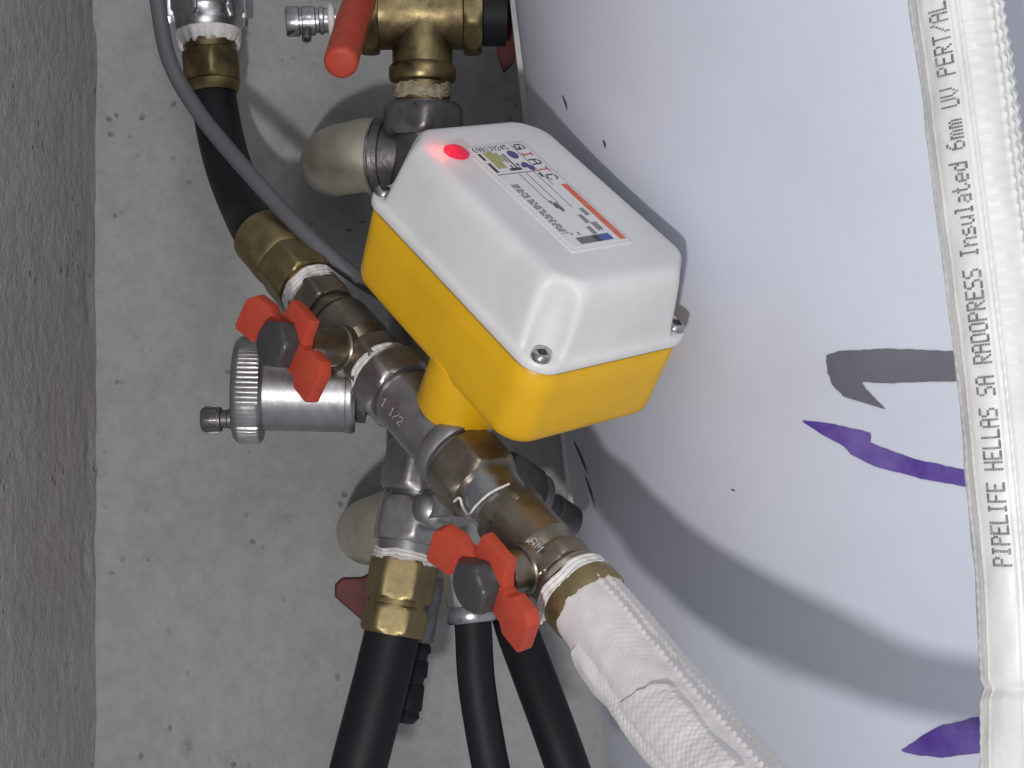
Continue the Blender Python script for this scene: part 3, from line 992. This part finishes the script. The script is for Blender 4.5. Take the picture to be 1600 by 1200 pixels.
# ------------------------------------------------------------------ automatic air vent, lying to the left
AV = Ax(P(556, 613, 0.560), P(388, 609, 0.556), up=(0, -1, 0))
Y_ = lambda px: AV.s_px(px=px)
t = thing('air_vent', 'satin metal cylindrical air vent with knurled cap left of the steel body', 'air vent', AV.at(0))
obj('body', turn(AV, [(Y_(556), 0.0150), (Y_(556), 0.0156), (Y_(552), 0.0164), (Y_(547), 0.0166), (Y_(541), 0.0163), (Y_(540), 0.0160), (Y_(412), 0.0160), (Y_(410), 0.0155)], seg=96), 'chrome', t)
k0, k1 = Y_(413), Y_(366)
def knurl():
    seg = 216
    ts = [(k0, 0.018, 0), (k0, 0.0198, 0), (k0 + 0.001, 0.0210, 0.2), (k0 + 0.002, 0.0214, 1), (k1 - 0.003, 0.0214, 1), (k1 - 0.0018, 0.0208, 0.2), (k1 - 0.0005, 0.0196, 0), (k1, 0.0180, 0), (k1, 0.0185 * 0.5, 0)]
    vs_, fs_ = [], []
    for (s_, r_, kn) in ts:
        for k in range(seg):
            th = 2 * math.pi * k / seg
            smooth_ = 1.0 if (math.sin(th * 4.0 + 0.4) > -0.55) else 0.15
            vs_.append(AV.at(s_, r_ - kn * smooth_ * 0.00085 * (0.5 - 0.5 * math.cos(k * 2 * math.pi / 3)), th))
    for i in range(len(ts) - 1):
        for k in range(seg):
            a, b = i * seg + k, i * seg + (k + 1) % seg
            fs_.append((a, b, b + seg, a + seg))
    fs_.append(tuple(range(seg)))
    fs_.append(tuple((len(ts) - 1) * seg + k for k in range(seg)))
    return vs_, fs_
obj('knurled_cap', knurl(), 'steel', t)
vn = Ax(P(372, 654, 0.551), P(316, 656, 0.551))
q = vn.len
vc = obj('vent_cap', turn(vn, [(-0.003, 0.0030), (0.0015, 0.0032), (0.002, 0.0040), (0.0036, 0.0040), (0.004, 0.0036), (0.0062, 0.0036), (0.0066, 0.0048), (q - 0.0010, 0.0050), (q, 0.0044)], seg=40), 'dark_steel', t)
for k in range(8):
    th = 2 * math.pi * k / 8
    obj('grip_rib', plate([(-0.0026, -0.0006), (0.0026, -0.0006), (0.0026, 0.0006), (-0.0026, 0.0006)], vn.at(q - 0.0038, 0.0050, th), vn.d, (-vn.e1 * math.sin(th) + vn.e2 * math.cos(th)),
        vn.e1 * math.cos(th) + vn.e2 * math.sin(th), 0.0008, bev=0.0002), 'dark_steel', vc)
obj('connector', turn(Ax(AV.at(0), AV.at(0) + (AV.at(0) - AV.at(0.01))), [(-0.001, 0.011), (0.001, 0.0122), (0.004, 0.0122), (0.0045, 0.009), (0.016, 0.009)], seg=48), 'dark_steel', t)

# ------------------------------------------------------------------ upper left: galvanised fitting, brass nut, black hose, grey cable
UA = Ax(P(318, -60, 0.665), P(333, 145, 0.662))
Q = lambda py: UA.s_px(py=py)
t = thing('galvanised_fitting', 'shiny galvanised steel socket with torn white tape at the top left', 'pipe fitting', UA.at(Q(55)))
obj('socket', turn(UA, [(Q(-60), 0.0155), (Q(-2), 0.0160), (Q(2), 0.0172), (Q(18), 0.0174), (Q(22), 0.0164), (Q(38), 0.0160), (Q(50), 0.0152), (Q(52), 0.0145), (Q(53), 0.010)], seg=72), 'galv', t)
for k in range(6):
    th = 2 * math.pi * k / 6 + 0.15
    c_ = UA.e1 * math.cos(th) + UA.e2 * math.sin(th)
    obj('rib', plate([(Q(-50), -0.0017), (Q(28), -0.0017), (Q(40), 0.0), (Q(28), 0.0017), (Q(-50), 0.0017)], UA.o + c_ * 0.0168, UA.d, UA.d.cross(c_), c_, 0.004, bev=0.0009), 'galv', t)
def ragged(s, th):
    e = noise.noise(V((math.cos(th) * 4.2, math.sin(th) * 4.2, 9)))
    return ((0.0045 * max(-0.3, e) * (1 if s > Q(60) else 0.2)), 0.0005 * e)
obj('thread_tape', turn(UA, [(Q(48), 0.0125), (Q(49), 0.0150), (Q(54), 0.0152), (Q(60), 0.0146), (Q(66), 0.0138), (Q(70), 0.0130), (Q(71), 0.0110)], seg=120, wob=ragged), 'tape', t)
t = thing('compression_nut', 'tarnished brass compression nut holding the black hose at the top left', 'pipe fitting', UA.at(Q(140)))
pr = [(Q(58), 0.009), (Q(60), 0.0122), (Q(74), 0.0124), (Q(80), 0.0115)]
pr += nut(Q(82), Q(128), 0.0129, c=0.0026) + [(Q(130), 0.0128), (Q(140), 0.0122), (Q(146), 0.0112), (Q(146), 0.009)]
obj('nut', turn(UA, pr, seg=72, rot=0.2), 'old_brass', t)
HO = 'black hoses'
single('hose', tube([UA.at(Q(128)), UA.at(Q(150)), P(345, 215, 0.655), P(362, 275, 0.640), P(388, 335, 0.615), MA.at(X(405)), MA.at(X(425))], 0.0106, n=90, seg=40), 'black',
       'black hose curving between the two brass nuts at the upper left', 'hose', HO, org=UA.at(Q(128)))
single('cable', tube([P(236, -80, 0.600), P(246, 0, 0.600), P(265, 95, 0.600), P(312, 178, 0.598), P(390, 272, 0.585), P(470, 358, 0.574), P(545, 424, 0.572), P(610, 462, 0.585), P(680, 470, 0.59)], 0.0034, n=140, seg=28), 'cable',
       'grey electric cable crossing the black hose and passing behind the yellow box', 'cable', org=P(246, 0, 0.60))

# ------------------------------------------------------------------ top: old brass valve with lever
VA = Ax(P(660, 18, 0.600), P(660, 230, 0.603))
Z = lambda py: VA.s_px(py=py)
HA = Ax(P(555, 18, 0.600), P(800, 18, 0.603))
HX = lambda px: HA.s_px(px=px)
t = thing('lever_valve', 'tarnished brass valve with red lever grip and chrome drain cap at the top edge', 'valve', VA.at(Z(120)))
pr = nut(HX(562), HX(592), 0.0176, c=0.002, n=8) + [(HX(593), 0.0160), (HX(722), 0.0160)] + nut(HX(724), HX(752), 0.0178, c=0.002, n=8)
obj('body', turn(HA, pr, seg=96, rot=0.3), 'old_brass', t)
obj('branch', turn(VA, [(0.006, 0.0130), (Z(100), 0.0128), (Z(103), 0.0136), (Z(108), 0.0144), (Z(122), 0.0144), (Z(127), 0.0138), (Z(130), 0.0122), (Z(130), 0.009)], seg=72), 'old_brass', t)
obj('nipple', turn(VA, cyl(Z(128), Z(172), 0.0116), seg=64), 'old_brass', t)
obj('thread_tape', tape_ring(VA, Z(131), Z(152), 0.0120, 6, jag=0.003), mat('dirty_tape', (0.40, 0.35, 0.26), 0.6, 0, color2=(0.2, 0.15, 0.08), scale=110, contrast=(0.35, 0.6)), t)
lv_ = [P(588, -60, 0.600), P(566, -8, 0.585), P(552, 30, 0.566), P(541, 68, 0.549), P(533, 96, 0.536)]
g_ = obj('lever_grip', tube(lv_, 0.0066, n=60, seg=36, rf=lambda s, th: -0.0012 * max(0, 1 - s / 0.03)), 'red', t)
d_ = (lv_[-1] - lv_[-2]).normalized()
ga = Ax(lv_[-1], lv_[-1] + d_)
obj('grip_end', turn(ga, [(-0.002, 0.0066), (0.0, 0.0066), (0.0012, 0.0063), (0.0020, 0.0055), (0.0022, 0.0045)], seg=36), 'red', g_)
DA = Ax(P(562, 30, 0.600), P(447, 34, 0.597))
DX = lambda px: DA.s_px(px=px)
o = obj('drain_cap', turn(DA, [(DX(525), 0.0050), (DX(507), 0.0052), (DX(505), 0.0058), (DX(500), 0.0060), (DX(498), 0.0052), (DX(494), 0.0052), (DX(492), 0.0062), (DX(474), 0.0063), (DX(472), 0.0058), (DX(469), 0.0058), (DX(467), 0.0064), (DX(450), 0.0064), (DX(447), 0.0060), (DX(447), 0.0030)], seg=48), 'galv', t)
obj('seal_ring', turn(DA, cyl(DX(523), DX(513), 0.0070), seg=48), 'tape', o)
da2 = Ax(DA.at(DX(480)), P(479, 62, 0.590))
obj('drain_spout', turn(da2, [(0.003, 0.0020), (da2.len - 0.0004, 0.0020), (da2.len, 0.0017), (da2.len, 0.0011), (da2.len - 0.002, 0.0010)], seg=28), 'dark_steel', o)
obj('outlet', turn(HA, [(HX(753), 0.0120), (HX(754), 0.0146), (HX(790), 0.0146), (HX(791), 0.012)], seg=64), 'black', t)
single('red_flange', plate([(-0.010, 0.05), (0.004, 0.05), (0.004, 0.0), (0.003, -0.022), (-0.001, -0.027), (-0.005, -0.018), (-0.006, 0.0), (-0.010, 0.02)], P(800, 20, 0.622), V((1, 0, 0)), V((0.10, 0, 1)).normalized() * 1.0, V((0, 1, 0)), 0.004, bev=0.0008),
       'dull_red', 'dull dark red handle edge between the black outlet and the tank', 'handle', org=P(800, 20, 0.622))

# hidden steel manifold behind the box: hex nut on top, side branch to the pale elbow
t = thing('steel_manifold', 'dark steel hex nut and branch between the tarnished brass nipple and the yellow box', 'pipe fitting', VA.at(Z(200)))
obj('hex_nut', turn(VA, [(Z(161), 0.0125), (Z(162), 0.0150), (Z(168), 0.0158)] + nut(Z(166), Z(214), 0.0166, c=0.003), seg=72, rot=0.12), 'dark_steel', t)
COL = Ax(VA.at(Z(212)), P(652, 770, 0.600))
obj('column', turn(COL, cyl(0, COL.len, 0.0135), seg=48), 'dark_steel', t)
EA = Ax(P(672, 246, 0.606), P(575, 243, 0.612))
EX = lambda px: EA.s_px(px=px)
obj('branch', turn(EA, [(EX(660), 0.0140), (EX(606), 0.0150), (EX(604), 0.0160), (EX(592), 0.0164), (EX(591), 0.014)], seg=64), 'dark_steel', t)
EG = 'pale elbows on the wall'
t = thing('wall_elbow', 'pale rounded brass elbow behind the upper corner of the white lid', 'elbow', P(505, 255, WALL_D - 0.005), EG)
obj('elbow', tube([EA.at(EX(592)), EA.at(EX(570)), P(555, 246, 0.616), P(532, 250, 0.628), P(522, 254, 0.655), P(524, 256, 0.675), P(525, 256, 0.70)], 0.0156, n=90, seg=56,
    rf=lambda s, th: 0.0006 * math.exp(-(s / 0.006) ** 2)), 'pale', t)
obj('rim', turn(EA, cyl(EX(592), EX(586), 0.0168), seg=64), 'galv', t)

# ------------------------------------------------------------------ lower left branch
LB = Ax(P(664, 705, 0.574), P(612, 992, 0.560))
LY = lambda py: LB.s_px(py=py)
t = thing('steel_union', 'grey steel hex union with white tape below the steel three-way body', 'pipe fitting', LB.at(LY(860)))
obj('upper_nut', turn(LB, nut(LY(695), LY(772), 0.0140, c=0.0026), seg=72, rot=0.75), 'steel', t)
obj('neck', turn(LB, [(LY(766), 0.010), (LY(768), 0.0112), (LY(776), 0.0112), (LY(784), 0.0122), (LY(788), 0.0135)], seg=60), 'steel', t)
obj('lower_nut', turn(LB, nut(LY(782), LY(848), 0.0140, c=0.0026) , seg=72, rot=0.15), 'steel', t)
obj('rim', turn(LB, cyl(LY(844), LY(868), 0.0124, 0.0012), seg=64), 'steel', t)
obj('thread_tape', tape_ring(LB, LY(862), LY(878), 0.0130, 9), 'tape', t)
sa = Ax(P(668, 800, 0.572), P(684, 792, 0.545))
obj('side_plug', turn(sa, [(0, 0.0085), (sa.len - 0.006, 0.0085), (sa.len - 0.003, 0.0078), (sa.len - 0.0012, 0.0060), (sa.len, 0.003)], seg=48), 'steel', t)
sb = Ax(P(690, 730, 0.560), P(700, 815, 0.552))
obj('down_pipe', turn(sb, [(0, 0.0095), (sb.len * 0.6, 0.0095), (sb.len * 0.62, 0.0106), (sb.len, 0.0106), (sb.len, 0.008)], seg=48), 'steel', t)
t = thing('brass_coupling', 'bright brass double hex coupling on the left of the three lower black hoses', 'pipe fitting', LB.at(LY(985)))
obj('upper_hex', turn(LB, nut(LY(872), LY(938), 0.0121, c=0.0016), seg=72, rot=0.5), 'brass', t)
obj('groove', turn(LB, cyl(LY(934), LY(952), 0.0112), seg=60), 'brass', t)
obj('lower_hex', turn(LB, nut(LY(946), LY(992), 0.0115, c=0.0016), seg=72, rot=0.5), 'brass', t)
single('hose', tube([LB.at(LY(975)), LB.at(LY(995)), P(596, 1060, 0.556), P(578, 1130, 0.552), P(556, 1215, 0.548), P(535, 1300, 0.545)], 0.0111, n=60, seg=40), 'black',
       'thick black hose hanging from the bright brass coupling, leftmost of the lower hoses', 'hose', HO, org=LB.at(LY(975)))
t = thing('wall_elbow', 'pale rounded elbow behind the steel union at the lower left', 'elbow', P(575, 832, WALL_D - 0.005), EG)
obj('elbow', tube([P(650, 800, 0.600), P(625, 815, 0.603), P(598, 826, 0.612), P(580, 830, 0.635), P(577, 832, 0.67), P(577, 832, 0.70)], 0.0152, n=70, seg=56), 'pale', t)

# second valve behind the brass coupling: its dull red wing and a black corrugated connector
t = thing('rear_valve', 'dull red handle of a valve behind the bright brass coupling', 'valve', P(600, 940, 0.60))
obj('handle', plate([(-0.0195, 0.007), (-0.0165, 0.0098), (-0.0080, 0.0098), (-0.003, 0.013), (0.006, 0.012), (0.006, -0.013), (-0.004, -0.0105), (-0.0075, -0.0088), (-0.0195, 0.002)], P(597, 938, 0.585), V((1, 0.15, 0)).normalized(), V((0, 0, 1)), V((0.15, -1, 0)).normalized(), 0.005, bev=0.0012, segs=3), 'dull_red', t)
obj('stem', turn(Ax(P(600, 935, 0.590), P(600, 935, 0.64)), cyl(0, 0.05, 0.0080), seg=36), 'dark_steel', t)
obj('body', turn(Ax(P(640, 850, 0.625), P(615, 1010, 0.62)), cyl(0, 0.045, 0.0115), seg=48), 'dark_steel', t)
CB = Ax(P(664, 915, 0.588), P(630, 1125, 0.582))
CY = lambda py: CB.s_px(py=py)
t = thing('corrugated_connector', 'slim black corrugated connector tucked beside the thick left hose', 'connector', CB.at(CY(1120)))
obj('dark_sleeve', turn(CB, [(CY(900), 0.0070), (CY(915), 0.0078), (CY(1000), 0.0072), (CY(1003), 0.0062), (CY(1004), 0.004)], seg=40), 'dark_steel', t)
pr = [(CY(1000), 0.0045)]
for y, h in ((1004, 16), (1028, 30), (1066, 44)):
    pr += [(CY(y), 0.0058), (CY(y + 4), 0.0066), (CY(y + h - 4), 0.0070), (CY(y + h), 0.0060)]
pr += [(CY(1118), 0.0066), (CY(1128), 0.0045)]
obj('corrugated_tube', turn(CB, pr, seg=40), 'black', t)

# middle hose with its steel ferrule
FB = Ax(P(728, 872, 0.524), P(739, 978, 0.520))
FY = lambda py: FB.s_px(py=py)
t = thing('steel_ferrule', 'grey steel ferrule gripping the middle of the three lower black hoses', 'pipe fitting', FB.at(FY(975)))
obj('sleeve', turn(FB, nut(FY(876), FY(948), 0.0083, c=0.0018), seg=60, rot=0.3), 'steel', t)
obj('crimp_ring', turn(FB, [(FY(945), 0.0075), (FY(948), 0.0088), (FY(956), 0.0096), (FY(969), 0.0094), (FY(973), 0.0086), (FY(974), 0.006)], seg=60), 'galv', t)
single('hose', tube([FB.at(FY(965)), FB.at(FY(985)), P(744, 1060, 0.517), P(755, 1135, 0.514), P(770, 1215, 0.510), P(788, 1300, 0.505)], 0.0069, n=60, seg=36), 'black',
       'thin black hose hanging from the steel ferrule, middle of the lower hoses', 'hose', HO, org=FB.at(FY(965)))
single('hose', tube([P(792, 930, 0.545), P(808, 985, 0.540), P(836, 1060, 0.532), P(864, 1135, 0.525), P(892, 1215, 0.520), P(920, 1300, 0.515)], 0.0082, n=60, seg=36), 'black',
       'black hose slanting right below the bright red handle, rightmost of the lower hoses', 'hose', HO, org=P(792, 930, 0.545))

# behind the brass hex adapter: a steel nut and a dark pipe turning to the tank
t = thing('rear_fitting', 'dark steel nut and old brass pipe behind the lower valve near the tank', 'pipe fitting', P(800, 760, 0.575))
ra = Ax(P(770, 745, 0.575), P(905, 835, 0.605))
RX = lambda px: ra.s_px(px=px)
obj('hex_nut', turn(ra, nut(RX(768), RX(822), 0.0125, c=0.0022), seg=60, rot=0.3), 'dark_steel', t)
obj('washer', turn(ra, cyl(RX(822), RX(832), 0.0132), seg=48), 'steel', t)
obj('pipe', turn(ra, [(RX(828), 0.0086), (RX(856), 0.0086), (RX(858), 0.0095), (RX(884), 0.0095), (RX(886), 0.008)], seg=48), 'dark_steel', t)
